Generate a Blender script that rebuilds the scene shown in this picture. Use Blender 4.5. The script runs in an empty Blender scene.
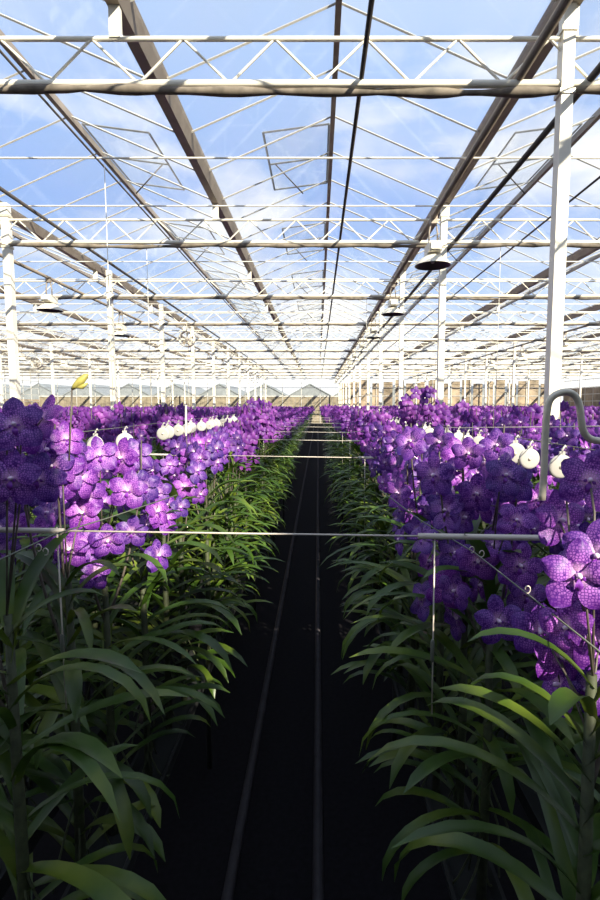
import bpy, math, random
import numpy as np
from mathutils import Vector, Matrix
random.seed(11)
rng = np.random.default_rng(5)
C = bpy.context.scene.collection
sc = bpy.context.scene
PI = math.pi
E = 2.0                      # eye height
PITCH = math.atan(45 / 500)
# ------------------------------------------------------------------ camera, sky, sun, exposure
cd = bpy.data.cameras.new('camera'); cam = bpy.data.objects.new('camera', cd); C.objects.link(cam)
cd.sensor_fit = 'HORIZONTAL'; cd.sensor_width = 36; cd.lens = 30; cd.shift_x = -0.03
cd.clip_start = 0.02; cd.clip_end = 400
cam.location = (0, 0, E); cam.rotation_euler = (PI / 2 - PITCH, 0, 0)
sc.camera = cam
sc.view_settings.view_transform = 'Standard'; sc.view_settings.look = 'None'
sc.view_settings.gamma = 1; sc.view_settings.exposure = 0.32
sc.view_settings.use_curve_mapping = False
sc.cycles.transparent_max_bounces = 16
sc.cycles.max_bounces = 6

w = bpy.data.worlds.new('sky'); sc.world = w; w.use_nodes = True
nt = w.node_tree; nt.nodes.clear()
def N(nt, t, **k):
    n = nt.nodes.new(t)
    for a, v in k.items():
        if a.startswith('i_'): n.inputs[a[2:].replace('_', ' ')].default_value = v
        else: setattr(n, a, v)
    return n
def ramp(nt, pts):
    r = nt.nodes.new('ShaderNodeValToRGB'); e = r.color_ramp.elements
    while len(e) < len(pts): e.new(0.5)
    for i, (p, c) in enumerate(pts): e[i].position = p; e[i].color = (*c, 1)
    return r
tc = N(nt, 'ShaderNodeTexCoord'); sx = N(nt, 'ShaderNodeSeparateXYZ')
nt.links.new(tc.outputs['Generated'], sx.inputs[0])
rp = ramp(nt, [(0.0, (1.0, .98, .93)), (.08, (.92, .95, 1.0)), (.2, (.46, .62, .90)), (.34, (.31, .47, .84)), (.6, (.45, .6, .88)), (1, (.28, .42, .78))])
nt.links.new(sx.outputs['Z'], rp.inputs[0])
mp = N(nt, 'ShaderNodeMapping'); mp.inputs['Scale'].default_value = (1, 1, 2.6)
nz = N(nt, 'ShaderNodeTexNoise'); nz.inputs['Scale'].default_value = 3.2; nz.inputs['Detail'].default_value = 6
nt.links.new(tc.outputs['Generated'], mp.inputs[0]); nt.links.new(mp.outputs[0], nz.inputs['Vector'])
cr = ramp(nt, [(.47, (0, 0, 0)), (.66, (.85, .85, .85))])
nt.links.new(nz.outputs['Fac'], cr.inputs[0])
mx = N(nt, 'ShaderNodeMixRGB'); mx.inputs[2].default_value = (1, .99, .97, 1)
nt.links.new(cr.outputs[0], mx.inputs[0]); nt.links.new(rp.outputs[0], mx.inputs[1])
bg = N(nt, 'ShaderNodeBackground'); bg.inputs[1].default_value = 1.0
wo = N(nt, 'ShaderNodeOutputWorld')
nt.links.new(mx.outputs[0], bg.inputs[0]); nt.links.new(bg.outputs[0], wo.inputs[0])

SUN = Vector((0.50, -0.80, 0.52)).normalized()      # towards the sun: behind the camera, to the right
sd = bpy.data.lights.new('sun', 'SUN'); sun = bpy.data.objects.new('sun', sd); C.objects.link(sun)
sd.energy = 9.0; sd.color = (1, .91, .74); sd.angle = 0.009
sun.rotation_euler = SUN.to_track_quat('Z', 'Y').to_euler(); sun.location = (10, -20, 20)

# ------------------------------------------------------------------ materials
def mat(name, col, rough=.5, metal=0, noise=0, nscale=20, transl=0, spec=.5, bump=0):
    m = bpy.data.materials.new(name); m.use_nodes = True; t = m.node_tree; t.nodes.clear()
    o = N(t, 'ShaderNodeOutputMaterial'); b = N(t, 'ShaderNodeBsdfPrincipled')
    b.inputs['Base Color'].default_value = (*col, 1); b.inputs['Roughness'].default_value = rough
    b.inputs['Metallic'].default_value = metal; b.inputs['Specular IOR Level'].default_value = spec
    last = b.outputs[0]; colout = None
    if noise:
        g = N(t, 'ShaderNodeNewGeometry'); n = N(t, 'ShaderNodeTexNoise'); n.inputs['Scale'].default_value = nscale; n.inputs['Detail'].default_value = 5
        t.links.new(g.outputs['Position'], n.inputs['Vector'])
        r = ramp(t, [(.3, tuple(c * (1 - noise) for c in col)), (.7, tuple(min(1, c * (1 + noise)) for c in col))])
        t.links.new(n.outputs['Fac'], r.inputs[0]); t.links.new(r.outputs[0], b.inputs['Base Color']); colout = r.outputs[0]
        if bump:
            bn = N(t, 'ShaderNodeBump'); bn.inputs['Strength'].default_value = bump
            t.links.new(n.outputs['Fac'], bn.inputs['Height']); t.links.new(bn.outputs[0], b.inputs['Normal'])
    if transl:
        tr = N(t, 'ShaderNodeBsdfTranslucent'); tr.inputs[0].default_value = (*col, 1)
        if colout: t.links.new(colout, tr.inputs[0])
        ms = N(t, 'ShaderNodeMixShader'); ms.inputs[0].default_value = transl
        t.links.new(last, ms.inputs[1]); t.links.new(tr.outputs[0], ms.inputs[2]); last = ms.outputs[0]
    t.links.new(last, o.inputs[0]); return m

M = {}
M['paint'] = mat('white_painted_steel', (.82, .77, .64), .5, noise=.06, nscale=3)
M['alu'] = mat('aluminium', (.66, .64, .58), .42, metal=.35, noise=.06, nscale=9)
M['galv'] = mat('galvanised_steel', (.70, .64, .50), .38, metal=.3, noise=.18, nscale=30)
M['darkpipe'] = mat('dark_steel', (.075, .065, .06), .5, noise=.2)
M['gutter'] = mat('gutter_steel', (.30, .25, .20), .55, metal=.2, noise=.15, nscale=4)
M['bar_dark'] = mat('glazing_rubber', (.16, .17, .18), .6)
M['lamp_in'] = mat('reflector_inside', (.10, .085, .07), .35, metal=.5)
M['bulb'] = mat('lamp_bulb', (.55, .5, .42), .1)
M['floor'] = mat('dark_ground_cloth', (.0065, .0055, .0075), .9, noise=.4, nscale=40, spec=.2)
M['rail'] = mat('path_rail', (.030, .026, .031), .6, metal=.1, noise=.3, nscale=15)
M['trough'] = mat('trough_plastic', (.012, .014, .013), .7)
M['screen'] = mat('shade_screen', (.24, .20, .155), .8, noise=.45, nscale=7, transl=.25)
M['beige'] = mat('beige_wall_panel', (.27, .225, .155), .8, noise=.3, nscale=2.2)
M['tan'] = mat('tan_curtain', (.34, .255, .17), .8, noise=.5, nscale=.9)
M['backw'] = mat('shade_wall', (.30, .29, .27), .8, noise=.1, nscale=2)  # plain grey of the shade wall added behind the camera
M['slate'] = mat('grey_roof', (.20, .215, .22), .8, noise=.2, nscale=2)
M['soil'] = mat('outside_ground', (.22, .20, .13), .9, noise=.3, nscale=.6)
M['disc'] = mat('white_plastic', (.46, .445, .41), .35, noise=.04, nscale=8)
M['wire'] = mat('bright_wire', (.62, .56, .48), .4, metal=.1)
M['dullwire'] = mat('dull_wire', (.13, .14, .11), .5, metal=.2)
M['root'] = mat('orchid_stem', (.040, .050, .020), .7, noise=.4, nscale=60)
M['spike'] = mat('flower_spike', (.09, .075, .06), .5, noise=.3, nscale=50)
M['bud'] = mat('green_bud', (.42, .38, .10), .5, noise=.25, nscale=70, transl=.2)
M['column'] = mat('flower_column', (.82, .62, .80), .4)
M['lip'] = mat('flower_lip', (.16, .02, .30), .4, noise=.2, nscale=200)

def leaf_mat():
    m = bpy.data.materials.new('orchid_leaf'); m.use_nodes = True; t = m.node_tree; t.nodes.clear()
    o = N(t, 'ShaderNodeOutputMaterial'); b = N(t, 'ShaderNodeBsdfPrincipled'); b.inputs['Roughness'].default_value = .42
    g = N(t, 'ShaderNodeNewGeometry'); n = N(t, 'ShaderNodeTexNoise'); n.inputs['Scale'].default_value = 5; n.inputs['Detail'].default_value = 4
    t.links.new(g.outputs['Position'], n.inputs['Vector'])
    r = ramp(t, [(.28, (.012, .036, .004)), (.5, (.050, .105, .010)), (.78, (.20, .25, .028))])
    t.links.new(n.outputs['Fac'], r.inputs[0])
    ho = N(t, 'ShaderNodeHueSaturation'); oi = N(t, 'ShaderNodeObjectInfo')
    mr = N(t, 'ShaderNodeMapRange'); mr.inputs['To Min'].default_value = .7; mr.inputs['To Max'].default_value = 1.25
    t.links.new(oi.outputs['Random'], mr.inputs['Value']); t.links.new(mr.outputs[0], ho.inputs['Value'])
    t.links.new(r.outputs[0], ho.inputs['Color']); t.links.new(ho.outputs[0], b.inputs['Base Color'])
    tr = N(t, 'ShaderNodeBsdfTranslucent'); t.links.new(ho.outputs[0], tr.inputs[0])
    ms = N(t, 'ShaderNodeMixShader'); ms.inputs[0].default_value = .25
    t.links.new(b.outputs[0], ms.inputs[1]); t.links.new(tr.outputs[0], ms.inputs[2]); t.links.new(ms.outputs[0], o.inputs[0])
    return m
M['leaf'] = leaf_mat()

def petal_mat(name, near=True, c0=(.042, .005, .20), c1=(.46, .19, .68)):
    m = bpy.data.materials.new(name); m.use_nodes = True; t = m.node_tree; t.nodes.clear()
    o = N(t, 'ShaderNodeOutputMaterial'); b = N(t, 'ShaderNodeBsdfPrincipled'); b.inputs['Roughness'].default_value = .5
    oi = N(t, 'ShaderNodeObjectInfo'); hs = N(t, 'ShaderNodeHueSaturation')
    if near:
        uv = N(t, 'ShaderNodeTexCoord')
        v = N(t, 'ShaderNodeTexVoronoi', feature='DISTANCE_TO_EDGE'); v.inputs['Scale'].default_value = 230
        v.inputs['Randomness'].default_value = .55
        t.links.new(uv.outputs['Object'], v.inputs['Vector'])
        ln = N(t, 'ShaderNodeVectorMath', operation='LENGTH'); t.links.new(uv.outputs['Object'], ln.inputs[0])
        # pale checks, strongest in the middle of the petals, solid violet at the rim
        fd = N(t, 'ShaderNodeMapRange'); fd.inputs['From Min'].default_value = .02; fd.inputs['From Max'].default_value = .056
        fd.inputs['To Min'].default_value = .9; fd.inputs['To Max'].default_value = .06
        t.links.new(ln.outputs['Value'], fd.inputs['Value'])
        cell = N(t, 'ShaderNodeMapRange'); cell.inputs['From Min'].default_value = .04; cell.inputs['From Max'].default_value = .22
        t.links.new(v.outputs['Distance'], cell.inputs['Value'])
        mu = N(t, 'ShaderNodeMath', operation='MULTIPLY'); t.links.new(fd.outputs[0], mu.inputs[0]); t.links.new(cell.outputs[0], mu.inputs[1])
        mix = N(t, 'ShaderNodeMixRGB'); mix.inputs[1].default_value = (*c0, 1); mix.inputs[2].default_value = (*c1, 1)
        t.links.new(mu.outputs[0], mix.inputs[0])
        cl = N(t, 'ShaderNodeMapRange'); cl.inputs['From Min'].default_value = .008; cl.inputs['From Max'].default_value = .021
        cl.inputs['To Min'].default_value = .6; cl.inputs['To Max'].default_value = 0
        t.links.new(ln.outputs['Value'], cl.inputs['Value'])
        claw = N(t, 'ShaderNodeMixRGB'); claw.inputs[2].default_value = (.78, .50, .72, 1)
        t.links.new(cl.outputs[0], claw.inputs[0]); t.links.new(mix.outputs[0], claw.inputs[1]); src = claw.outputs[0]
        t.links.new(oi.outputs['Random'], hs.inputs['Hue'])
        rnd = oi.outputs['Random']
    else:
        g = N(t, 'ShaderNodeNewGeometry'); n = N(t, 'ShaderNodeTexNoise'); n.inputs['Scale'].default_value = 9; n.inputs['Detail'].default_value = 3
        t.links.new(g.outputs['Position'], n.inputs['Vector'])
        r = ramp(t, [(.35, c0), (.7, c1)]); t.links.new(n.outputs['Fac'], r.inputs[0]); src = r.outputs[0]
        rnd = n.outputs['Fac']
    h = N(t, 'ShaderNodeMapRange'); h.inputs['To Min'].default_value = .49; h.inputs['To Max'].default_value = .545
    vv = N(t, 'ShaderNodeMapRange'); vv.inputs['To Min'].default_value = .75; vv.inputs['To Max'].default_value = 1.3
    t.links.new(rnd, h.inputs['Value']); t.links.new(rnd, vv.inputs['Value'])
    t.links.new(h.outputs[0], hs.inputs['Hue']); t.links.new(vv.outputs[0], hs.inputs['Value'])
    t.links.new(src, hs.inputs['Color']); t.links.new(hs.outputs[0], b.inputs['Base Color'])
    tr = N(t, 'ShaderNodeBsdfTranslucent'); t.links.new(hs.outputs[0], tr.inputs[0])
    ms = N(t, 'ShaderNodeMixShader'); ms.inputs[0].default_value = .3
    t.links.new(b.outputs[0], ms.inputs[1]); t.links.new(tr.outputs[0], ms.inputs[2]); t.links.new(ms.outputs[0], o.inputs[0])
    return m
M['petal'] = petal_mat('violet_petal')
M['petal_far'] = petal_mat('violet_petal_distant', False, (.085, .013, .23), (.27, .075, .39))

def glass_mat(name='dusty_glass', lo=.03, hi=.20):
    m = bpy.data.materials.new(name); m.use_nodes = True; t = m.node_tree; t.nodes.clear()
    o = N(t, 'ShaderNodeOutputMaterial')
    tp = N(t, 'ShaderNodeBsdfTransparent'); tp.inputs[0].default_value = (.95, .97, .98, 1)
    gl = N(t, 'ShaderNodeBsdfGlossy'); gl.inputs['Roughness'].default_value = .05
    df = N(t, 'ShaderNodeBsdfDiffuse'); df.inputs[0].default_value = (.8, .8, .78, 1)
    tl = N(t, 'ShaderNodeBsdfTranslucent'); tl.inputs[0].default_value = (.8, .8, .78, 1)
    dd = N(t, 'ShaderNodeMixShader'); t.links.new(df.outputs[0], dd.inputs[1]); t.links.new(tl.outputs[0], dd.inputs[2])
    g = N(t, 'ShaderNodeNewGeometry'); n = N(t, 'ShaderNodeTexNoise'); n.inputs['Scale'].default_value = .55; n.inputs['Detail'].default_value = 7
    t.links.new(g.outputs['Position'], n.inputs['Vector'])
    r = N(t, 'ShaderNodeMapRange'); r.inputs['From Min'].default_value = .35; r.inputs['From Max'].default_value = .7
    r.inputs['To Min'].default_value = lo; r.inputs['To Max'].default_value = hi
    t.links.new(n.outputs['Fac'], r.inputs['Value'])
    a = N(t, 'ShaderNodeMixShader'); t.links.new(r.outputs[0], a.inputs[0]); t.links.new(tp.outputs[0], a.inputs[1]); t.links.new(dd.outputs[0], a.inputs[2])
    fr = N(t, 'ShaderNodeLayerWeight'); fr.inputs[0].default_value = .12
    fm = N(t, 'ShaderNodeMath', operation='MULTIPLY'); fm.inputs[1].default_value = .35; t.links.new(fr.outputs['Facing'], fm.inputs[0])
    b = N(t, 'ShaderNodeMixShader'); t.links.new(fm.outputs[0], b.inputs[0]); t.links.new(a.outputs[0], b.inputs[1]); t.links.new(gl.outputs[0], b.inputs[2])
    t.links.new(b.outputs[0], o.inputs[0]); return m
M['glass'] = glass_mat(); M['clear'] = glass_mat('clear_glass', .0, .03)

# ------------------------------------------------------------------ helpers
def P(px, py, d):
    u = (px - 318) / 500; v = (450 - py) / 500
    dr = Vector((u, math.cos(PITCH) + v * math.sin(PITCH), -math.sin(PITCH) + v * math.cos(PITCH)))
    return Vector((0, 0, E)) + dr * (d / dr.y)
class MB:
    def __init__(s): s.v = []; s.f = []; s.m = []; s.sm = []
    def add(s, vs, fs, mi=0, smooth=False):
        b = len(s.v); s.v += [tuple(x) for x in vs]
        for f in fs: s.f.append([b + i for i in f]); s.m.append(mi); s.sm.append(smooth)
    def box(s, x0, x1, y0, y1, z0, z1, mi=0):
        vs = [(x, y, z) for z in (z0, z1) for x, y in ((x0, y0), (x1, y0), (x1, y1), (x0, y1))]
        s.add(vs, [(0, 3, 2, 1), (4, 5, 6, 7), (0, 1, 5, 4), (1, 2, 6, 5), (2, 3, 7, 6), (3, 0, 4, 7)], mi)
    def tube(s, pts, r, n=8, mi=0, cap=True, smooth=True):
        pts = [Vector(p) for p in pts]; rs = r if isinstance(r, (list, tuple)) else [r] * len(pts)
        vs = []; up = None
        for i, p in enumerate(pts):
            t = (pts[min(i + 1, len(pts) - 1)] - pts[max(i - 1, 0)]).normalized()
            if up is None: up = Vector((0, 0, 1)) if abs(t.z) < .9 else Vector((1, 0, 0))
            a = t.cross(up).normalized(); up = a.cross(t).normalized()
            for k in range(n):
                th = 2 * PI * k / n; vs.append(p + (a * math.cos(th) + up * math.sin(th)) * rs[i])
        fs = [(i * n + k, i * n + (k + 1) % n, (i + 1) * n + (k + 1) % n, (i + 1) * n + k) for i in range(len(pts) - 1) for k in range(n)]
        if cap: fs += [tuple(range(n - 1, -1, -1)), tuple((len(pts) - 1) * n + k for k in range(n))]
        s.add(vs, fs, mi, smooth)
    def lathe(s, prof, c=(0, 0, 0), axis='Z', n=20, mi=0, smooth=True):
        c = Vector(c); vs = []
        for r, h in prof:
            for k in range(n):
                a = 2 * PI * k / n; q = (r * math.cos(a), r * math.sin(a), h)
                if axis == 'Y': q = (q[0], q[2], q[1])
                if axis == 'X': q = (q[2], q[0], q[1])
                vs.append(c + Vector(q))
        fs = [(i * n + k, i * n + (k + 1) % n, (i + 1) * n + (k + 1) % n, (i + 1) * n + k) for i in range(len(prof) - 1) for k in range(n)]
        s.add(vs, fs, mi, smooth)
    def mesh(s, name, mats):
        me = bpy.data.meshes.new(name); me.from_pydata(s.v, [], s.f)
        for m_ in (mats if isinstance(mats, list) else [mats]): me.materials.append(m_)
        me.polygons.foreach_set('material_index', s.m); me.polygons.foreach_set('use_smooth', s.sm)
        me.update(); return me
    def build(s, name, mats, parent=None):
        o = bpy.data.objects.new(name, s.mesh(name, mats)); C.objects.link(o); o.parent = parent; return o
def tag(o, label=None, cat=None, group=None, kind=None):
    if label: o['label'] = label
    if cat: o['category'] = cat
    if group: o['group'] = group
    if kind: o['kind'] = kind
    return o
def empty(name, loc=(0, 0, 0)):
    o = bpy.data.objects.new(name, None); C.objects.link(o); o.location = loc; o.empty_display_size = .1; return o
def link(name, me, parent=None):
    o = bpy.data.objects.new(name, me); C.objects.link(o); o.parent = parent; return o
ORD = ['nearest', 'second', 'third', 'fourth', 'fifth', 'sixth', 'seventh', 'eighth', 'ninth', 'tenth', 'eleventh', 'twelfth', 'thirteenth', 'fourteenth', 'fifteenth', 'sixteenth', 'seventeenth', 'eighteenth', 'nineteenth', 'twentieth']
ORD += [t_ + '-' + u_ for t_ in ('twenty', 'thirty') for u_ in ('first', 'second', 'third', 'fourth', 'fifth', 'sixth', 'seventh', 'eighth', 'ninth')]

# ------------------------------------------------------------------ setting
XL, XR, YB, YE = -31.05, 27.35, -4.0, 56.0
ZG, ZR = E + 3.68, E + 4.55       # gutter and ridge
SP = 4.172
G0 = 2.32
gut = [G0 + SP * n for n in range(-8, 7)]
b = MB(); b.box(XL, XR, YB, YE, -.1, 0); tag(b.build('floor', M['floor']), kind='structure')
b = MB(); b.box(-150, 150, YE + .3, 220, -.25, -.15); b.box(-150, XL - .3, -60, YE + .3, -.25, -.15); b.box(XR + .3, 150, -60, YE + .3, -.25, -.15); b.box(XL - .3, XR + .3, -60, YB - .3, -.25, -.15)
tag(b.build('ground_outside', M['soil']), kind='structure')

# roof: glass, glazing bars
b = MB(); g = MB(); rd = MB()
for i in range(len(gut) - 1):
    x0, x1 = gut[i] + .09, gut[i + 1] - .09; xm = (gut[i] + gut[i + 1]) / 2
    for xa, xb in ((x0, xm - .03), (xm + .03, x1)):
        za, zb = (ZG + .05, ZR) if xb < xm else (ZR, ZG + .05)
        g.add([(xa, YB, za), (xb, YB, zb), (xb, YE, zb), (xa, YE, za)], [(0, 1, 2, 3)])
        y = YB
        while y <= YE + .01:
            b.tube([(xa, y, za + .005), (xb, y, zb + .005)], .016, 4, 0, False, False)
            y += 1.125
gl = g.build('ceiling', M['glass']); tag(gl, kind='structure')
tag(b.build('glazing_bars', M['alu'], gl), kind='structure')
# open roof vents: framed sashes on the left-hand slopes
n_trim = 0
for i, x in enumerate(gut):
    n_trim += 1
    b = MB(); b.add([(x + dx, y, ZG + dz) for y in (YB, YE) for dx, dz in ((-.13, .10), (-.06, -.07), (.06, -.07), (.13, .10), (.11, .10), (.05, -.04), (-.05, -.04), (-.11, .10))],
          [(k, (k + 1) % 8, 8 + (k + 1) % 8, 8 + k) for k in range(8)])
    tag(b.build('trim_%d' % n_trim, M['gutter']), kind='structure')
    if i < len(gut) - 1:
        n_trim += 1; xm = x + SP / 2
        b = MB(); b.box(xm - .035, xm + .035, YB, YE, ZR - .06, ZR + .05)
        tag(b.build('trim_%d' % n_trim, M['gutter']), kind='structure')

# roof vents (half raised panes on the ridge), framed
def vent(i, x, y, side, k):
    t = empty('roof_vent', (x, y, ZR + .03))
    L = 1.15; ang = .12
    b = MB(); dx = side * L * math.cos(ang); dz = -L * math.sin(ang) + .04
    for yy in (-1.1, 0, 1.1): b.tube([(side * .05, yy, .04), (dx, yy, dz)], .018, 4, smooth=False)
    for q in (0, 1): b.tube([(side * .05 + q * (dx - side * .05), -1.1, .04 + q * (dz - .04)), (side * .05 + q * (dx - side * .05), 1.1, .04 + q * (dz - .04))], .02, 4, smooth=False)
    b.build('vent_frame', M['bar_dark'], t)
    b = MB(); b.add([(side * .05, -1.1, .045), (dx, -1.1, dz + .005), (dx, 1.1, dz + .005), (side * .05, 1.1, .045)], [(0, 1, 2, 3)]); b.build('vent_pane', M['glass'], t)
    b = MB(); b.tube([(dx * .9, 0, dz), (dx * .45, 0, -.62)], .012, 6); b.build('vent_arm', M['darkpipe'], t)
    tag(t, '%s glazed roof vent on the ridge %s, propped by an arm' % (ORD[k], i), 'roof vent', 'roof vents')
for nm, x, side in (('left of the aisle', G0 - 1.5 * SP, 1), ('above the aisle', G0 - .5 * SP, -1), ('right of the aisle', G0 + .5 * SP, -1)):
    for k in range(6): vent(nm, x, 9.8 + k * 4.5, side, k)

# end wall: low beige boarding on the left, tall tan curtain on the right, glass grid above
we = MB()
x = XL
while x < 2.2:
    we.box(x, x + .44, YE, YE + .08 + .03 * (int(x * 7) % 2), 0, E + .93); x += .46
o = we.build('wall_end', M['beige']); tag(o, kind='structure')
b = MB(); b.box(XL, 2.2, YE - .06, YE + .02, E + .90, E + 1.02); b.build('wall_cap', M['alu'], o)
b = MB(); x = 2.3
while x < XR - .3:
    b.box(x, x + 1.0, YE + .04, YE + .12, 0, E + 2.6 + .25 * math.sin(x * 1.7)); x += 1.25
b.build('curtain', M['tan'], o)
b = MB(); x = XL
while x <= XR:
    b.box(x - .03, x + .03, YE - .05, YE + .02, 0, ZG); x += SP / 2
for z in (E + 1.0, E + 1.9, E + 2.8): b.box(XL, XR, YE - .04, YE + .01, z - .03, z + .03)
for x in gut[:-1]:
    b.tube([(x, YE, ZG), (x + SP / 2, YE, ZR), (x + SP, YE, ZG)], .03, 4, smooth=False)
b.build('mullions', M['alu'], o)
b = MB(); b.add([(XL, YE, E + 1), (XR, YE, E + 1), (XR, YE, ZG), (XL, YE, ZG)], [(0, 1, 2, 3)])
b.build('wall_glass', M['clear'], o)
for nm, xx in (('wall_left', XL), ('wall_right', XR)):
    b = MB(); s = 1 if nm == 'wall_right' else -1
    b.box(min(xx, xx + s * .08), max(xx, xx + s * .08), YB, YE, 0, E + (1.75 if s == 1 else .6)); o = b.build(nm, M['tan']); tag(o, kind='structure')
    b = MB(); y = YB
    while y <= YE: b.box(xx - .03, xx + .03, y - .03, y + .03, 0, ZG); y += 1.5
    for z in (E + .4, E + 1.1, E + 1.8, E + 2.6): b.box(xx - .03, xx + .03, YB, YE, z - .03, z + .03)
    b.build('mullions', M['alu'], o)
    b = MB(); zz = E + (1.75 if s == 1 else .6); b.add([(xx, YB, zz), (xx, YE, zz), (xx, YE, ZG), (xx, YB, ZG)], [(0, 1, 2, 3)]); b.build('wall_glass', M['clear'], o)
# unseen stepped wall added behind the camera, with a made-up window; it keeps the low sun off the nearest plants
hp = P(578, 575, .76); tt = (hp.y - YB) / (-SUN.y) ; wx = hp.x + SUN.x * tt; wz = hp.z + SUN.z * tt  # made-up opening, set along the sun ray to light one blossom
b = MB(); hw = E + 3.28
b.box(XL, 2.62, YB - .2, YB, 0, E + 3.62); b.box(2.62, 3.22, YB - .2, YB, 0, E + 3.0)  # uneven heights shape which near flowers fall in shade
b.box(3.22, wx - .14, YB - .2, YB, 0, hw); b.box(wx - .14, wx + .24, YB - .2, YB, 0, wz - .24); b.box(wx - .14, wx + .24, YB - .2, YB, min(hw, wz + .26), hw + .01); b.box(wx + .24, XR, YB - .2, YB, 0, hw)
print('sun_gap', wx, wz - E)
o = b.build('shade_wall_back', M['backw']); tag(o, kind='structure')

# ------------------------------------------------------------------ steel columns
def inview(x, y, z=E, mg=40):
    if y < .3: return False
    return -mg < 318 + 500 * x / y < 600 + mg
TR = [4.9 + 4.5 * k for k in range(12)]
side_nm = {0: 'just right of the aisle', -2: 'left of the aisle', 2: 'far right', -4: 'far left', 4: 'farthest right'}
for n in (0, -2, 2, -4, 4):
    x = G0 + SP * n + (.37 if n == -2 else -.04); wd = .11 if n == 0 else (.125 if n == -2 else .11); k = 0
    for y in TR:
        if not inview(x, y, mg=15): continue
        t = empty('steel_column', (x, y, 0))
        b = MB(); b.box(-wd / 2, wd / 2, -wd / 2, wd / 2, .015, E + 3.62); b.build('post', M['paint'], t)
        b = MB(); b.box(-.15, .15, -.15, .15, 0, .015); b.build('base_plate', M['galv'], t)
        b = MB(); b.box(-wd / 2 - .015, wd / 2 + .015, -wd / 2 - .012, wd / 2 + .012, E + 2.84, E + 2.88); b.box(-wd / 2 - .015, wd / 2 + .015, -wd / 2 - .012, wd / 2 + .012, E + 3.38, E + 3.42)
        b.build('bracket', M['galv'], t)
        tag(t, 'white square steel column, %s from the camera in the line %s' % (ORD[k], side_nm[n]), 'column', 'white greenhouse columns'); k += 1

# ------------------------------------------------------------------ roof trusses and rolled shade screens
Zb, Zt = E + 2.95, E + 3.34
xa, xb = gut[0], gut[-1]
tp = MB(); tp.tube([(xa, 0, Zt), (xb, 0, Zt)], .022, 6); top_me = tp.mesh('top_chord', M['paint'])
tp = MB(); tp.tube([(xa, 0, Zb), (xb, 0, Zb)], .036, 8); bot_me = tp.mesh('bottom_chord', M['paint'])
tp = MB(); x = xa; q = 0
while x < xb - .3:
    tp.tube([(x, 0, Zb if q % 2 == 0 else Zt), (x + .42, 0, Zt if q % 2 == 0 else Zb)], .013, 5, cap=False); x += .42; q += 1
for gx in gut: tp.box(gx - .05, gx + .05, -.03, .03, Zt, ZG - .07)
web_me = tp.mesh('web_rods', M['paint'])
def screen_mesh(seed):
    r_ = random.Random(seed); m_ = MB(); pts = []; rs = []; x = xa + .1; ph = r_.random() * 6
    while x < xb - .1:
        pts.append((x, .03 * math.sin(x * 1.3 + ph), Zb - .062 + .010 * math.sin(x * 2.1 + ph))); rs.append(.032 + .010 * math.sin(x * 7 + ph) + .010 * r_.random()); x += .16
    m_.tube(pts, rs, 8); return m_.mesh('rolled_screen', M['screen'])
scr = [screen_mesh(1), screen_mesh(2), screen_mesh(3)]
for k, y in enumerate(TR):
    t = empty('roof_truss', (0, y, 0))
    for nm, me in (('bottom_chord', bot_me), ('top_chord', top_me), ('web_rods', web_me)): link(nm, me, t)
    tag(t, 'white lattice roof truss spanning the glasshouse, %s from the camera' % ORD[k], 'roof truss', 'white roof trusses')
    s = link('rolled_screen', scr[k % 3]); s.location.y = y
    tag(s, 'lumpy rolled-up shade screen slung under the %s roof truss from the camera' % ORD[k], 'shade screen', 'rolled shade screens')

# thin steel tie wires crossing between the trusses
tp = MB(); tp.tube([(xa, 0, Zb + .10), (xb, 0, Zb + .10)], .012, 5); wire_me = tp.mesh('cross_wire', M['paint'])
kk = 0
for y in TR[:-1]:
    for q in (1, 2):
        o = link('cross_wire', wire_me); o.location.y = y + q * 1.5 + .1; kk += 1
        tag(o, 'thin pale wire crossing under the roof, %s one behind the %s truss from the camera' % (('first', 'second')[q - 1], ORD[TR.index(y)]), 'wire', 'cross wires under the roof')

# long pipes and cables running away under the roof
for x, z, r, m_, nm, lb, cat in (
    (.40, 3.0, .022, 'darkpipe', 'overhead_pipe', 'thin dark pipe running away under the roof directly above the aisle', 'pipe'),
    (-4.42, 3.0, .028, 'darkpipe', 'overhead_pipe', 'dark pipe under the roof beside the left gutter, above the left beds', 'pipe'),
    (2.50, 2.98, .035, 'darkpipe', 'overhead_pipe', 'dark pipe running beside the right-hand row of columns and lamps', 'pipe'),
    (3.75, 3.02, .016, 'darkpipe', 'overhead_cable', 'thin dark cable under the roof to the right of the columns', 'cable'),
    (-2.75, 3.05, .012, 'darkpipe', 'overhead_cable', 'thin dark cable under the roof left of the aisle', 'cable'),
    (1.85, 3.0, .04, 'gutter', 'lamp_rail', 'steel rail carrying the lamps just right of the aisle', 'rail'),
    (-6.38, 3.0, .04, 'gutter', 'lamp_rail', 'steel rail carrying the lamps on the left side', 'rail'),
    (10.2, 3.0, .04, 'gutter', 'lamp_rail', 'steel rail carrying the lamps on the far right', 'rail'),
    (-14.9, 3.0, .04, 'gutter', 'lamp_rail', 'steel rail carrying the lamps on the far left', 'rail')):
    b = MB(); b.tube([(x, 1.0, E + z), (x, YE - .2, E + z)], r, 8); tag(b.build(nm, M[m_]), lb, cat)

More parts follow.
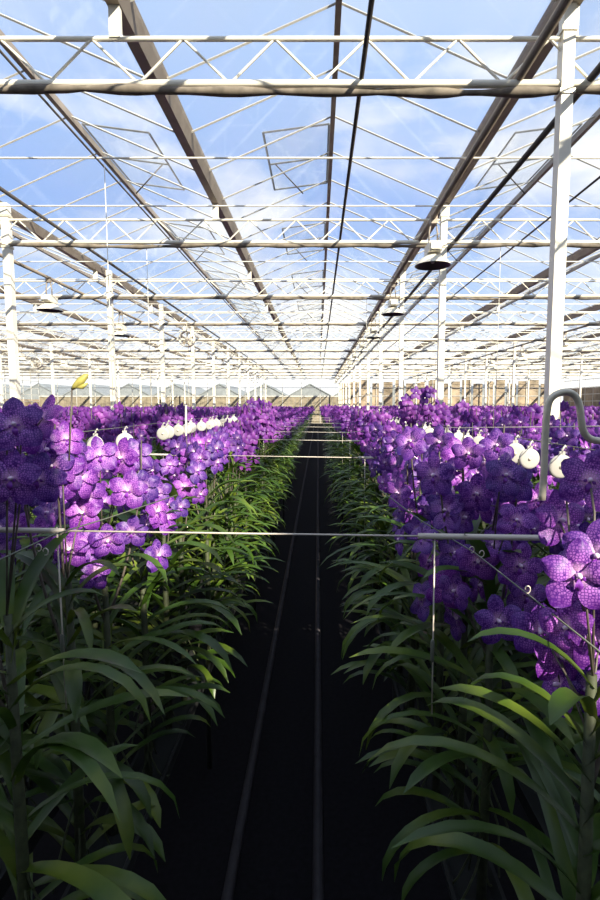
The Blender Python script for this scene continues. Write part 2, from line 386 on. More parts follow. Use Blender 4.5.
# ------------------------------------------------------------------ grow lamps
def lamp_meshes():
    d = {}
    b = MB(); b.lathe([(.06, .14), (.10, .13), (.22, .03), (.255, -.03), (.258, -.035)], n=24); b.lathe([(.06, .14), (.001, .145)], n=24); d['reflector'] = b.mesh('reflector', M['paint'])
    b = MB(); b.lathe([(.05, .125), (.09, .115), (.21, .02), (.25, -.034)], n=24); b.lathe([(.05, .125), (.001, .126)], n=24); d['reflector_inside'] = b.mesh('reflector_inside', M['lamp_in'])
    b = MB(); b.lathe([(.001, .0), (.02, .005), (.035, .04), (.02, .09), (.018, .12)], n=12); d['bulb'] = b.mesh('bulb', M['bulb'])
    b = MB(); b.box(-.09, .09, -.17, .17, .15, .30); b.box(-.07, .07, -.20, -.17, .17, .28); b.box(-.07, .07, .17, .20, .17, .28); d['ballast_box'] = b.mesh('ballast_box', M['paint'])
    b = MB()
    for s in (-1, 1): b.tube([(s * .06, 0, .30), (s * .06, 0, .48), (s * .03, 0, .66)], .012, 6)
    b.box(-.05, .05, -.03, .03, .62, .75); d['hanger'] = b.mesh('hanger', M['gutter'])
    return d
LM = lamp_meshes()
for x, y0, nm in ((1.85, 8.3, 'just right of the aisle'), (-6.5, 7.8, 'on the left side'), (10.2, 12.3, 'on the far right'), (-14.9, 12.3, 'on the far left')):
    k = 0; y = y0
    while y < 52:
        if inview(x, y, mg=25):
            t = empty('grow_lamp', (x + (.12 if x == -6.5 else 0), y, E + 2.27)); t.scale = (1.12, 1.12, 1)
            for q, me in LM.items(): link(q, me, t)
            tag(t, 'white grow lamp with dark underside, %s from the camera, rail %s' % (ORD[k], nm), 'lamp', 'overhead grow lamps'); k += 1
        y += 4.35
# circulation fans
for px, py, d, nm in ((187, 339, 18.4, 'left of the aisle'), (37, 363, 27.4, 'far left')):
    c = P(px, py, d); t = empty('circulation_fan', c)
    b = MB(); b.lathe([(.27, -.12), (.29, -.1), (.29, .1), (.27, .12), (.26, .1), (.26, -.1), (.27, -.12)], axis='Y', n=24); b.build('fan_housing', M['paint'], t)
    b = MB()
    for a in range(5):
        th = a * 2 * PI / 5; b.add([Vector((math.cos(th + q) * r_, dy, math.sin(th + q) * r_)) for q, r_, dy in ((0, .05, -.02), (.5, .05, .02), (.45, .24, .03), (0, .24, -.03))], [(0, 1, 2, 3)])
    b.lathe([(.001, -.05), (.06, -.04), (.06, .05), (.001, .06)], axis='Y', n=12); b.build('fan_blades', M['gutter'], t)
    b = MB(); b.tube([(0, 0, .29), (0, 0, Zb - .02 - c.z)], .012, 6); b.build('drop_rod', M['galv'], t)
    b = MB()
    for r_ in (.08, .14, .2): b.tube([(r_ * math.cos(a * PI / 8), -.12, r_ * math.sin(a * PI / 8)) for a in range(17)], .004, 4, cap=False)
    for a in range(4): b.tube([(.27 * math.cos(a * PI / 4), -.12, .27 * math.sin(a * PI / 4)), (-.27 * math.cos(a * PI / 4), -.12, -.27 * math.sin(a * PI / 4))], .004, 4)
    b.build('guard', M['alu'], t)
    tag(t, 'small round circulation fan hanging under the roof %s' % nm, 'fan')

# ------------------------------------------------------------------ neighbouring glasshouse beyond the end wall
t = empty('neighbouring_glasshouse', (0, 63, 0))
b = MB(); x = -43.53; w_ = 45 * 63 / 500
rf = MB()
while x < 30:
    e0, rz = E + 1.15, E + 2.65
    b.add([(x, 0, 0), (x + w_, 0, 0), (x + w_, 0, e0), (x + w_ / 2, 0, rz), (x, 0, e0), (x, 14, 0), (x + w_, 14, 0), (x + w_, 14, e0), (x + w_ / 2, 14, rz), (x, 14, e0)], [(0, 1, 2, 3, 4), (9, 8, 7, 6, 5)])
    rf.add([(x, -.1, e0), (x + w_ / 2, -.1, rz + .05), (x + w_, -.1, e0), (x, 14, e0), (x + w_ / 2, 14, rz + .05), (x + w_, 14, e0), (x, -.1, e0 - .12), (x + w_ / 2, -.1, rz - .09), (x + w_, -.1, e0 - .12)],
           [(0, 1, 4, 3), (1, 2, 5, 4), (0, 6, 7, 1), (1, 7, 8, 2)])
    x += w_
b.build('gable_wall', M['slate'], t); rf.build('ridged_roof', M['slate'], t)
tag(t, 'row of low grey gabled roofs beyond the end wall', 'building')

# ------------------------------------------------------------------ aisle rails
for x, nm in ((-.365, 'left'), (0.0, 'right')):
    b = MB(); b.tube([(x, -1, .024), (x, 53, .024)], .024, 8)
    r_ = b.build('floor_rail', M['rail']); tag(r_, 'dark steel pipe rail along the aisle floor, %s of the pair' % nm, 'rail', 'aisle rails')
# ------------------------------------------------------------------ beds: rows of troughs
ROW = {}
bedsL = [-.60 - .33 * i for i in range(4)]; bedsR = [.42 + .33 * i for i in range(4)]
PITCHX = 2.15
rows = []     # (x, side, bed, row)
for bd in range(0, 11):
    for i in range(4):
        rows.append((-.60 - .33 * i - PITCHX * bd, 'left', bd, i)); rows.append((.42 + .33 * i + PITCHX * bd, 'right', bd, i))
rows = [r for r in rows if XL + 1.5 < r[0] < XR - 1.5]
ZT = .72
RN = ['aisle-side row', 'second row', 'third row', 'fourth row']
BN = ['aisle bed', 'second bed', 'third bed', 'fourth bed', 'fifth bed', 'sixth bed', 'seventh bed', 'eighth bed', 'ninth bed', 'tenth bed', 'eleventh bed']
for x, sd_, bd, i in rows:
    if bd > 2: continue
    t = empty('growing_trough', (x, 0, 0))
    b = MB(); y0, y1 = .3, 52
    b.add([(dx, y, dz) for y in (y0, y1) for dx, dz in ((-.07, ZT), (-.05, ZT - .09), (.05, ZT - .09), (.07, ZT), (.06, ZT), (.045, ZT - .03), (-.045, ZT - .03), (-.06, ZT))], [(k, (k + 1) % 8, 8 + (k + 1) % 8, 8 + k) for k in range(8)] + [tuple(range(8)), tuple(range(15, 7, -1))])
    b.build('channel', M['trough'], t)
    y = .6
    lm = MB(); lm.tube([(0, 0, 0), (0, 0, ZT - .09)], .014, 6); lme = lm.mesh('leg', M['trough'])
    while y < 12:
        o = link('leg', lme, t); o.location.y = y; y += 2.0
    tag(t, 'black growing trough under the %s of orchids in the %s on the %s' % (RN[i], BN[bd], sd_), 'trough', 'growing troughs')

# ------------------------------------------------------------------ orchid parts
def add_leaf(b, base, az, L, W, rise, droop, seg=8, mi=0, flat=False):
    """strap leaf: leaves the stem at angle rise and arches over"""
    p = Vector(base); d = Vector((math.cos(az), math.sin(az), 0)); side = Vector((-math.sin(az), math.cos(az), 0))
    ang = rise; st = L / seg; vs = []
    for i in range(seg + 1):
        t = i / seg
        wd = W * (.55 + .45 * math.sin(min(1, t * 1.6) * PI / 2)) * (1 if t < .72 else max(.05, math.cos((t - .72) / .28 * PI / 2) ** .7)) / 2
        dirv = d * math.cos(ang) + Vector((0, 0, 1)) * math.sin(ang); nrm = -d * math.sin(ang) + Vector((0, 0, 1)) * math.cos(ang)
        fold = wd * .42
        if flat: vs += [p - side * wd, p + side * wd]
        else: vs += [p - side * wd + nrm * fold, p, p + side * wd + nrm * fold]
        p = p + dirv * st; ang -= droop / seg * (0.6 + 0.9 * t)
    k = 2 if flat else 3
    fs = []
    for i in range(seg):
        for j in range(k - 1): fs.append((i * k + j, i * k + j + 1, (i + 1) * k + j + 1, (i + 1) * k + j))
    b.add(vs, fs, mi, True)
STEM = .86
def foliage(seed, nl=30, seg=8, lo=False):
    r_ = random.Random(seed); b = MB(); az0 = 0
    for i in range(nl):
        t = i / (nl - 1); z = .10 + (STEM - .12) * t
        az = az0 + (0 if i % 2 else PI) + r_.gauss(0, .75)
        L = (.29 + .09 * math.sin(t * PI)) * r_.uniform(.8, 1.15) * (1 if t < .9 else .7)
        add_leaf(b, (0, 0, z), az, L, r_.uniform(.022, .040) * (1.3 if lo else 1), r_.uniform(.45, 1.15) + (.3 if t > .88 else 0), r_.uniform(1.0, 2.6), seg, 0, lo)
    return b
fol_me = [foliage(s).mesh('foliage', M['leaf']) for s in range(8)]
b = MB(); b.tube([(0, 0, -.03), (.004, 0, .4), (0, .004, STEM)], [.014, .012, .008], 8); stem_me = b.mesh('stem', M['root'])
def roots_mesh(seed):
    r_ = random.Random(seed); b = MB()
    for i in range(7):
        a = r_.random() * 6.28; p = Vector((0, 0, .1 + r_.random() * .25)); pts = [p]
        for j in range(4):
            p = p + Vector((math.cos(a) * .02, math.sin(a) * .02, -.05)); p.z = max(p.z, -.02); pts.append(p.copy()); a += r_.gauss(0, .5)
        b.tube(pts, .003, 5)
    return b.mesh('aerial_roots', M['root'])
root_me = [roots_mesh(1), roots_mesh(2)]

def petal(b, ang, L, W, bow, seg, nc, twist=0, mi=0, z0=0, rr=None):
    rr = rr or random
    ca, sa = math.cos(ang), math.sin(ang); vs = []; ph = rr.random() * 6
    for i in range(seg + 1):
        t = i / seg; r = .004 + L * t
        wd = W / 2 * max(.03, (math.sin(PI * min(1, (t * 1.0) ** 1.15 * .93 + .04))) ** .72)
        if t < .22: wd = min(wd, W * .5 * (.16 + 1.9 * t))
        for j in range(nc + 1):
            s = j / nc * 2 - 1; x = s * wd
            z = z0 + bow * math.sin(t * PI * .8) - .55 * bow * t * t + .10 * wd * math.cos(s * 2.5 + 0) * 1.2 + .0022 * math.sin(5 * t + ph + 3 * s) * t + twist * s * wd
            vs.append((ca * r - sa * x, sa * r + ca * x, z))
    k = nc + 1
    b.add(vs, [(i * k + j, i * k + j + 1, (i + 1) * k + j + 1, (i + 1) * k + j) for i in range(seg) for j in range(nc)], mi, True)
def flower_geo(b, seed, seg=8, nc=6, mi=0):
    r_ = random.Random(seed); u = r_.uniform
    petal(b, PI / 2 + u(-.08, .08), .049 * u(.92, 1.08), .036 * u(.9, 1.1), .006 * u(.3, 1.6), seg, nc, 0, mi, -.001, r_)
    for s in (-1, 1):
        petal(b, PI / 2 + s * 1.22 + u(-.08, .08), .049, .039 * u(.9, 1.1), .010 * u(.2, 1.7), seg, nc, s * .25 * u(.3, 1), mi, .002, r_)
        petal(b, PI / 2 + s * 2.50 + u(-.06, .06), .054 * u(.95, 1.05), .045, .006 * u(-.6, 1.8), seg, nc, s * .1, mi, -.002, r_)
fl_me = []
for s in range(9):
    b = MB(); flower_geo(b, s); fl_me.append(b.mesh('flower', M['petal']))
b = MB()
petal(b, -PI / 2, .018, .011, .006, 5, 4, 0, 0, .004)
for s in (-1, 1): petal(b, -PI / 2 + s * 1.1, .007, .006, .004, 3, 2, 0, 0, .005)
b.lathe([(.0005, .013), (.0035, .012), (.0045, .006), (.003, -.003), (.002, -.02)], n=8, mi=1)
lip_me = b.mesh('lip', [M['lip'], M['column']])

def face_matrix(loc, n, s, roll=0):
    n = n.normalized(); up = Vector((0, 0, 1)); xx = up.cross(n).normalized(); yy = n.cross(xx)
    R = Matrix((xx, yy, n)).transposed().to_4x4()
    return Matrix.Translation(loc) @ R @ Matrix.Rotation(roll, 4, 'Z') @ Matrix.Scale(s, 4)

def spray_points(r_, ztop, zbot, n, outx, outy, spread=.05):
    """spike curve (local to plant base) and flower sites"""
    base = Vector((0, 0, STEM - .22)); c = Vector((outx, outy, 0))
    pts = []
    for i in range(8):
        t = i / 7; p = base.lerp(Vector((outx, outy, ztop)), t); p.x = outx * math.sin(t * PI / 2); p.y = outy * math.sin(t * PI / 2)
        p.z = base.z + (ztop - base.z) * (t ** 1.15); pts.append(p)
    sites = []
    for i in range(n):
        f = (i + .5) / n; z = zbot + (ztop - .03 - zbot) * f; a = i * 2.4 + r_.gauss(0, .35)
        sites.append((Vector((outx * .9, outy * .9, z)), a))
    return pts, sites

# mid distance: one spray per plant as a single part
def spray_mesh(seed, seg, nc, nfl, zt, zb, sc_=1.0, mt=None, stem=True):
    r_ = random.Random(seed); b = MB()
    for q in range(2):
        a0 = r_.random() * 6.28; ox, oy = .07 * math.cos(a0 + q * PI), .09 * math.sin(a0 + q * PI)
        pts, sites = spray_points(r_, zt + (0 if q else -.06 * r_.random()), zb, nfl, ox, oy)
        if stem: b.tube(pts, .003, 5, 1)
        for c, a in sites:
            n = Vector((math.cos(a) * .8, math.sin(a) * .8 - .35, .15 + r_.gauss(0, .2))); loc = c + Vector((math.cos(a), math.sin(a), 0)) * .045
            tmp = MB(); flower_geo(tmp, r_.randint(0, 4), seg, nc); mt_ = face_matrix(loc, n, sc_ * r_.uniform(.85, 1.05), r_.gauss(0, .15))
            b.add([mt_ @ Vector(v) for v in tmp.v], tmp.f, 0, True)
    return b
SPR = {}
for lvl, (zt, zb) in {'high': (1.27, .93), 'low': (1.10, .84), 'tall': (1.36, 1.0)}.items():
    SPR[lvl] = [spray_mesh(s * 7 + 1, 4, 3, 8, zt, zb).mesh('flower_spray', [M['petal_far'], M['spike']]) for s in range(4)]

COLS = [(o.location.x, o.location.y) for o in bpy.data.objects if o.name.startswith('steel_column')]
# ------------------------------------------------------------------ all plant places
def level(x, y, sd_, bd, i):
    """top and bottom of the bloom above the trough, metres"""
    zt = 1.235 + random.gauss(0, .025); zb = .92
    if bd > 0 or y > 6: zt -= (.15 if sd_ == 'left' else .09) * min(1, max(0, (y - 4) / 4))
    if bd == 0 and i == 0:
        if sd_ == 'left':
            if 1.62 < y < 1.98: zt, zb = .93, .90
            elif 1.98 <= y < 2.35: zt, zb = 1.09, .89
            elif 2.35 <= y < 4.2: zt, zb = 1.14, 1.0
            elif y < 1.2: zt, zb = 1.28, 1.08
            elif y < 1.62: zt, zb = 1.20, .80
        else:
            if y < 1.0: zt, zb = 1.13, .72
            elif y < 1.35: zt, zb = 1.16, .66
            elif y < 1.9: zt, zb = 1.23, .76
            else: zt, zb = 1.20, .86
    if bd == 0 and i == 1 and y < 6: zt, zb = 1.04, .88
    if bd == 0 and i == 1 and sd_ == 'right' and 3.5 < y < 3.95: zt, zb = 1.30, 1.0
    if bd == 0 and i in (1, 2) and sd_ == 'left' and 1.9 < y < 3.3: zt, zb = .95, .90
    return zt, zb
cand = []
for x, sd_, bd, i in rows:
    y = .72 + .11 * (i % 2) + (.24 if sd_ == 'left' and i == 0 else 0)
    while y < 52:
        xx = x + random.gauss(0, .02); yy = y + random.gauss(0, .03)
        if -45 < 318 + 500 * xx / yy < 645 and not (bd == 0 and i == 0 and sd_ == 'right' and .85 < yy < 1.08) and not any(abs(xx - cx) < .17 and abs(yy - cy) < .22 for cx, cy in COLS):
            cand.append((math.hypot(xx, yy), xx, yy, x, sd_, bd, i))
        y += .235 if y < 14 else (.30 if y < 26 else .42)
cand.sort(key=lambda c: c[0])
NI = 300
near = cand[:NI]; far = cand[NI:]
cnt = {}
LOOK = {'left': 'violet', 'right': 'violet'}
nflow = 0
HERO = []   # explicit blossoms: (px, py, depth, scale, facing)
def near_side(x): return 1 if x < 0 else -1
heroes = {
 'left': [(128, 490, 1.36, 1.02, (.15, -1, .1)), (100, 455, 1.42, 1.0, (.25, -1, .25)), (83, 512, 1.30, 1.0, (.0, -1, .0)), (108, 540, 1.32, .95, (.3, -1, -.15)),
          (62, 470, 1.22, 1.05, (.2, -1, .1)), (15, 425, .98, 1.05, (.3, -1, .35)), (42, 418, 1.02, 1.0, (-.3, -.8, .5)), (38, 478, 1.0, 1.0, (.4, -1, 0)), (12, 478, .96, 1.05, (.2, -1, .1)),
          (136, 455, 1.5, 1.0, (.4, -1, .3)), (70, 548, 1.26, 1.0, (0, -1, -.1)), (158, 492, 1.62, .9, (.5, -1, 0))],
 'right': [(578, 575, .76, 1.08, (-.25, -1, .12)), (517, 520, 1.16, .9, (-.4, -.9, .3)), (460, 455, 1.42, 1.05, (-.1, -1, .25)), (447, 505, 1.40, 1.1, (-.2, -1, .1)), (478, 560, 1.18, 1.05, (-.3, -1, -.1)),
           (520, 565, 1.14, 1.05, (-.1, -1, .1)), (540, 630, .86, 1.0, (-.3, -1, 0)), (498, 620, 1.08, 1.05, (0, -1, .1)), (590, 480, .84, 1.0, (-.4, -1, .2)), (560, 520, .9, 1.0, (.2, -1, .2)), (395, 450, 2.3, 1.0, (-.2, -1, .2)), (455, 590, 1.2, .9, (-.8, -.7, 0)),
           (600, 640, .78, 1.0, (-.2, -1, .1)), (560, 655, .84, 1.0, (.1, -1, 0)), (505, 475, 1.2, 1.0, (0, -1, .3))]}
plants = []
for k, (dist, xx, yy, x, sd_, bd, i) in enumerate(near):
    key = (sd_, bd, i); cnt[key] = cnt.get(key, 0) + 1; n = cnt[key]
    lb = 'purple orchid, %s from the camera in the %s, %s on the %s' % (ORD[n - 1], RN[i], BN[bd], sd_)
    t = empty('orchid_plant', (xx, yy, ZT))
    rz = random.gauss(0, .35) + (PI if random.random() < .5 else 0)
    tag(t, lb, 'orchid', 'purple orchids, %s of the %s on the %s' % (RN[i], BN[bd], sd_))
    o = link('foliage', random.choice(fol_me), t); o.rotation_euler.z = rz
    s_ = random.uniform(.92, 1.06); o.scale = (s_, s_, 1)
    link('stem', stem_me, t)
    zt, zb = level(xx, yy, sd_, bd, i)
    if yy < 3.4 and bd == 0:
        o = link('aerial_roots', random.choice(root_me), t)
        r_ = random.Random(k); ns = 2
        s = near_side(x)
        for q in range(ns):
            oy = r_.uniform(-.10, .10); ox = s * r_.uniform(.02, .12 if yy < 1.6 else .05) if q == 0 else -s * r_.uniform(0, .10)
            if i == 0 and yy < 1.2: ox = abs(ox) * (-s if sd_ == 'right' else -s)
            nf = ((8 if zt - zb > .3 else 6) if i == 0 else 5) if zt > .96 else 1
            pts, sites = spray_points(r_, zt - .05 * r_.random(), zb, nf, ox, oy)
            b = MB(); b.tube(pts, [.0042 - .0003 * j for j in range(8)], 6)
            heads = []
            for c, a in sites:
                nv = Vector((math.cos(a) * .7 + s * .25, math.sin(a) * .55 - .55, .12 + r_.gauss(0, .22)))
                loc = c + Vector((math.cos(a), math.sin(a), .1)) * .05
                b.tube([c, loc - nv.normalized() * .004], .0016, 5); heads.append((loc, nv))
            b.build('flower_spike', M['spike'], t)
            for loc, nv in heads:
                f = link('flower', r_.choice(fl_me), t); f.matrix_local = face_matrix(loc, nv, r_.uniform(.80, 1.08), r_.gauss(0, .2))
                link('lip', lip_me, f); nflow += 1
    else:
        lv = 'low' if zt < 1.13 else 'high'
        if random.random() < .07 and not (bd == 0 and yy < 5): lv = 'tall'
        if sd_ == 'right' and bd == 0 and i == 1 and 3.5 < yy < 3.95: lv = 'tall'
        o = link('flower_spray', random.choice(SPR[lv]), t); o.rotation_euler.z = random.choice((0, .6, -.6))
        o.location.z = (zt - 1.235) * (0 if lv == 'low' else 1)
    plants.append((t, xx, yy, sd_, bd, i))
# single blossoms placed where the photograph shows them, each on the nearest aisle-side plant
for sd_, hs in heroes.items():
    ps = [p for p in plants if p[3] == sd_ and p[4] == 0 and p[5] == 0]
    for px, py, d, s, nv in hs:
        w_ = P(px, py, d); pl = min(ps, key=lambda p: (p[1] - w_.x) ** 2 + (p[2] - w_.y) ** 2)
        loc = w_ - Vector((pl[1], pl[2], ZT)); nv = Vector(nv)
        f = link('flower', fl_me[nflow % 5], pl[0]); f.matrix_local = face_matrix(loc, nv, s, random.gauss(0, .12)); link('lip', lip_me, f); nflow += 1
        b = MB(); st = loc - nv.normalized() * .004
        b.tube([st, st.lerp(Vector((0, 0, loc.z - .05)), .5) + Vector((0, 0, -.02)), Vector((0, 0, min(loc.z - .09, STEM)))], .002, 5); b.build('flower_stalk', M['spike'], pl[0])
# bud tips
for sd_, px, py, d, px2, py2 in (('left', 72, 389, 1.2, 88, 374), ('right', 566, 494, .86, 578, 483)):
    ps = [p for p in plants if p[3] == sd_ and p[4] == 0 and p[5] == 0]
    a = P(px, py, d); c = P(px2, py2, d); pl = min(ps, key=lambda p: (p[1] - a.x) ** 2 + (p[2] - a.y) ** 2); o3 = Vector((pl[1], pl[2], ZT))
    b = MB(); a -= o3; c -= o3; b.tube([Vector((a.x * .55, a.y * .55, a.z - .17)), Vector((a.x * .8, a.y * .8, a.z - .08)), a], .0018, 6, 1)
    dd = c - a
    b.tube([a, a + dd * .2, a + dd * .55, a + dd * .85, c], [.003, .007, .010, .007, .001], 8)
    b.tube([a + dd * .1, a + dd * .3 + Vector((.012, 0, -.006)), a + dd * .5 + Vector((.018, 0, -.004))], [.002, .006, .002], 6)
    tag(b.build('flower_bud', [M['bud'], M['spike']], pl[0]), 'yellow-green bud')

# ------------------------------------------------------------------ everything farther away: one mass of orchids
def tmpl(seed, flo, leaves, seg):
    r_ = random.Random(seed); b = MB()
    for i in range(leaves):
        t = i / (leaves - 1); add_leaf(b, (0, 0, .2 + .64 * t), (0 if i % 2 else PI) + r_.gauss(0, .5), r_.uniform(.27, .38), .055, r_.uniform(.65, 1.0), r_.uniform(1.3, 2.2), 4, 1, True)
    sp = spray_mesh(seed + 50, seg, 2, flo, 1.27, .90, 1.05, stem=False)
    b.add(sp.v, sp.f, 0, True)
    return np.array(b.v), b.f, np.array(b.m)
T_mid = [tmpl(s, 7, 14, 3) for s in range(4)]
T_far = []
for s in range(4):
    r_ = random.Random(s); b = MB()
    for i in range(6): add_leaf(b, (0, 0, .3 + .09 * i), (0 if i % 2 else PI) + r_.gauss(0, .5), .34, .09, .8, 1.8, 3, 1, True)
    for i in range(15):
        c = Vector((r_.gauss(0, .09), r_.gauss(0, .1), r_.uniform(.9, 1.25))); tmp = MB()
        rr = .062
        for j in range(5):
            a = PI / 2 + j * 2 * PI / 5; tmp.add([(0, 0, 0), (rr * .8 * math.cos(a - .45), rr * .8 * math.sin(a - .45), .006), (rr * math.cos(a), rr * math.sin(a), -.004), (rr * .8 * math.cos(a + .45), rr * .8 * math.sin(a + .45), .006)], [(0, 1, 2, 3)])
        mt_ = face_matrix(c, Vector((r_.gauss(0, .6), -.8 + r_.gauss(0, .5), .3 + r_.gauss(0, .3))), 1); b.add([mt_ @ Vector(v) for v in tmp.v], tmp.f, 0, False)
    T_far.append((np.array(b.v), b.f, np.array(b.m)))
V = []; F = []; MI = []; off = 0
Tf = {}
for T in T_mid + T_far:
    Tf[id(T)] = (np.concatenate([np.array(f) for f in T[1]]), np.array([len(f) for f in T[1]]))
LT = []
for dist, xx, yy, x, sd_, bd, i in far:
    T = random.choice(T_mid if dist < 13 else T_far)
    a = random.gauss(0, .4); ca, sa = math.cos(a), math.sin(a); v = T[0].copy()
    h = (.85 if sd_ == 'left' else .90) + random.gauss(0, .025) + (.07 if random.random() < .06 else 0)
    X = v[:, 0] * ca - v[:, 1] * sa + xx; Y = v[:, 0] * sa + v[:, 1] * ca + yy
    V.append(np.stack([X, Y, v[:, 2] * h + ZT], 1)); fi, ln = Tf[id(T)]; F.append(fi + off); LT.append(ln); MI.append(T[2]); off += len(v)
V = np.concatenate(V); F = np.concatenate(F); LT = np.concatenate(LT); MI = np.concatenate(MI)
me = bpy.data.meshes.new('distant_orchids'); me.vertices.add(len(V)); me.vertices.foreach_set('co', V.ravel())
me.loops.add(len(F)); me.loops.foreach_set('vertex_index', F.astype(np.int32)); me.polygons.add(len(LT))
me.polygons.foreach_set('loop_start', np.concatenate([[0], np.cumsum(LT)[:-1]]).astype(np.int32))
me.materials.append(M['petal_far']); me.materials.append(M['leaf'])
me.polygons.foreach_set('material_index', MI.astype(np.int32)); me.update(calc_edges=True); me.validate()
print('far plants', len(far), 'faces', len(LT), 'near flowers', nflow)
o = link('distant_orchids', me); tag(o, 'mass of purple orchids filling the beds away to the end wall', 'orchids', kind='stuff')

# ------------------------------------------------------------------ white discs
b = MB(); b.lathe([(.0005, -.006), (.030, -.007), (.037, -.004), (.0385, 0), (.037, .004), (.030, .006), (.012, .004), (.008, .007), (.0005, .007)], axis='Y', n=24); disc_me = b.mesh('disc', M['disc'])
b = MB(); b.tube([(0, 0, .036), (0, 0, .055), (.008, 0, .066), (.012, 0, .058)], .0035, 6); b.box(-.009, .009, -.003, .003, .03, .048); hook_me = b.mesh('hook', M['disc'])
b = MB(); b.lathe([(.0005, -.0105), (.006, -.0095), (.007, -.006)], axis='Y', n=12); hub_me = b.mesh('hub', M['galv'])
b = MB(); b.tube([(0, 0, -.037), (0, .004, -.5)], .0015, 5); str_me = b.mesh('string', M['wire'])
for x, y0, y1, z, sd_ in ((-.90, 2.05, 6.2, -.165, 'left'), (.75, 1.5, 5.4, -.185, 'right')):
    y = y0; k = 0
    wv = MB(); wv.tube([(x, 1.0, E + z + .063), (x, 9, E + z + .063)], .0013, 5)
    tag(wv.build('support_wire', M['dullwire']), 'thin wire carrying the white discs over the %s bed' % sd_, 'wire')
    while y < y1:
        if not (sd_ == 'left' and 2.45 < y < 2.8):
            t = empty('hanging_disc', (x + random.gauss(0, .012), y, E + z))
            t.rotation_euler = (random.gauss(0, .08), 0, random.gauss(0, .25)); s = random.uniform(.92, 1.08); t.scale = (s, s, s)
            link('disc', disc_me, t); link('hook', hook_me, t); link('hub', hub_me, t)
            lb = 'round white plastic disc on a wire over the %s bed, %s from the camera' % (sd_, ORD[k]) if k < 30 else 'tiny round white disc far along the wire over the %s bed, beyond the fourteenth' % sd_
            tag(t, lb, 'disc', 'white discs over the %s bed' % sd_); k += 1
        y += random.uniform(.17, .22)

# ------------------------------------------------------------------ cross bars and hangers over the beds
bars = [1.1, 2.78, 4.1, 5.35, 6.6, 8.0, 9.6, 11.4]
for k, y in enumerate(bars):
    zl, zr = E - .279, E - .300; zm = lambda x: zl + (zr - zl) * (x + .7) / 1.4
    t = empty('cross_bar', (0, y, 0))
    b = MB(); b.tube([(-1.75, 0, zm(-1.75)), (-.57, 0, zm(-.57))], .0062, 8); b.tube([(.225, 0, zm(.225)), (1.6, 0, zm(1.6))], .0068, 8); b.build('tube', M['wire'], t)
    b = MB(); b.tube([(-.6, 0, zm(-.6)), (.25, 0, zm(.25))], .0022, 6); b.build('thin_rod', M['wire'], t)
    b = MB()
    for x in (-1.5, 1.3): b.tube([(x, 0, 0), (x, 0, zm(x))], .010, 6)
    b.build('stand_post', M['dullwire'], t)
    tag(t, 'pale metal bar crossing the aisle between the beds, %s from the camera' % ORD[k], 'bar', 'bars crossing the aisle')
    for x, sd_ in ((-.585, 'left'), (.262, 'right')):
        t = empty('hanger_rod', (x, y, zm(x)))
        b = MB(); b.tube([(0, 0, .008), (.002, 0, -.42)], .0018, 6); b.build('rod', M['wire'], t)
        b = MB(); b.tube([(0, 0, -.24), (0, 0, -.245), (0, 0, -.29), (0, 0, -.295)], [.002, .0045, .0045, .002], 8); b.build('tensioner', M['dullwire'], t)
        tag(t, 'thin metal rod hanging on the %s from the %s bar across the aisle' % (sd_, ORD[k]), 'rod', 'hanging rods')
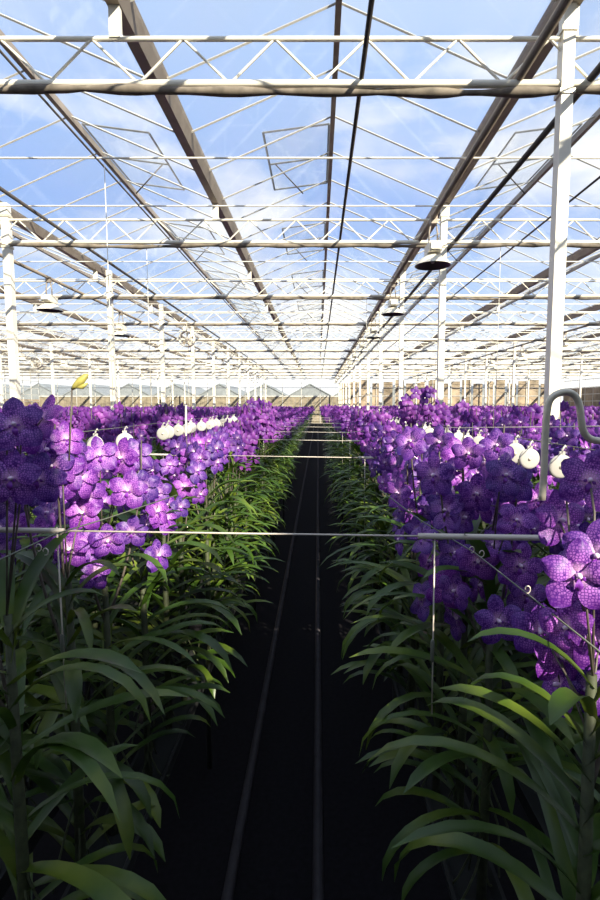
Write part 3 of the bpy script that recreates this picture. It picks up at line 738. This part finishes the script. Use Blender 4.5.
# wires strung through the near flowers
def wire(name, pts, r, m_, lb, cat, clips=()):
    t = empty(name, pts[0]); o3 = Vector(pts[0])
    b = MB(); b.tube([Vector(p) - o3 for p in pts], r, 6); b.build('strand', M[m_], t)
    for c in clips:
        b = MB(); c = Vector(c) - o3; b.tube([c + Vector((.005 * math.cos(a), .002, .007 * math.sin(a))) for a in [q * PI / 5 for q in range(-3, 6)]], .0012, 5); b.build('clip', M['wire'], t)
    tag(t, lb, cat)
wire('tie_wire', [P(380, 490, 1.36), P(420, 520, 1.2), P(475, 553, 1.03), P(530, 596, .88), P(600, 652, .68)], .0015, 'dullwire', 'dull wire slanting through the dark purple flowers at lower right, with clips', 'wire', [P(472, 550, 1.03), P(482, 554, 1.03), P(528, 590, .88)])
wire('tie_wire', [P(-5, 562, .78), P(55, 534, .95), P(105, 519, 1.15), P(177, 495, 1.3)], .0015, 'dullwire', 'dull wire slanting up through the flowers at lower left, with clips', 'wire', [P(38, 548, .93), P(45, 552, .93)])
b = MB(); b.tube([P(330, 433, 4.6), P(420, 428, 2.6), P(545, 427, 1.4)], .0016, 6); b.tube([P(545, 427, 1.4), P(620, 426, 1.1)], .0016, 6)
tag(b.build('support_wire', M['wire']), 'thin pale wire stretched over the flowers of the right bed', 'wire')
b = MB(); b.tube([P(186, 405, 2.9), P(186, 475, 2.9)], .006, 6); b.tube([P(186, 475, 2.9), Vector((P(186, 475, 2.9).x, 2.9, ZT))], .005, 6)
tag(b.build('plant_stake', M['wire']), 'pale upright stake among the flowers of the left bed', 'stake')
# vertical strings hanging from the roof
for px, y in ((150, 9.4), (111, 6.4), (366, 13.9), (497, 9.4)):
    p = P(px, 400, y); b = MB(); b.tube([(p.x, y + .06, E - .2), (p.x, y + .06, Zb)], .005, 5)
    tag(b.build('drop_cord', M['paint']), 'thin white cord dropping from the roof, %s' % {150: 'centre left between two columns', 111: 'left, before the second left column', 366: 'right of the aisle among the far columns', 497: 'right, left of the nearest column'}[px], 'cord')
# bent steel hook at right
b = MB(); D = .8
key = [(542, 500), (544, 470), (545, 440), (547, 412), (550, 400), (557, 394), (566, 392), (574, 395), (579, 404), (581, 418), (583, 430), (589, 438), (600, 441), (625, 441), (660, 441)]
kp = [P(x, y, D) for x, y in key]; sp = []
for i in range(len(kp) - 1):
    p0, p1, p2, p3 = kp[max(i - 1, 0)], kp[i], kp[i + 1], kp[min(i + 2, len(kp) - 1)]
    for q in range(4):
        u = q / 4; sp.append(.5 * ((2 * p1) + (p2 - p0) * u + (2 * p0 - 5 * p1 + 4 * p2 - p3) * u * u + (3 * p1 - p0 - 3 * p2 + p3) * u ** 3))
b.tube(sp + [kp[-1]], .0056, 12)
a = P(660, 441, D); b.tube([a, a + Vector((.03, 0, -.02)), a + Vector((.05, 0, -.2)), Vector((a.x + .05, a.y, 0))], .0056, 10)
tag(b.build('steel_hook', M['galv']), 'bent round steel bar forming an upside-down U over the right flowers', 'hook')
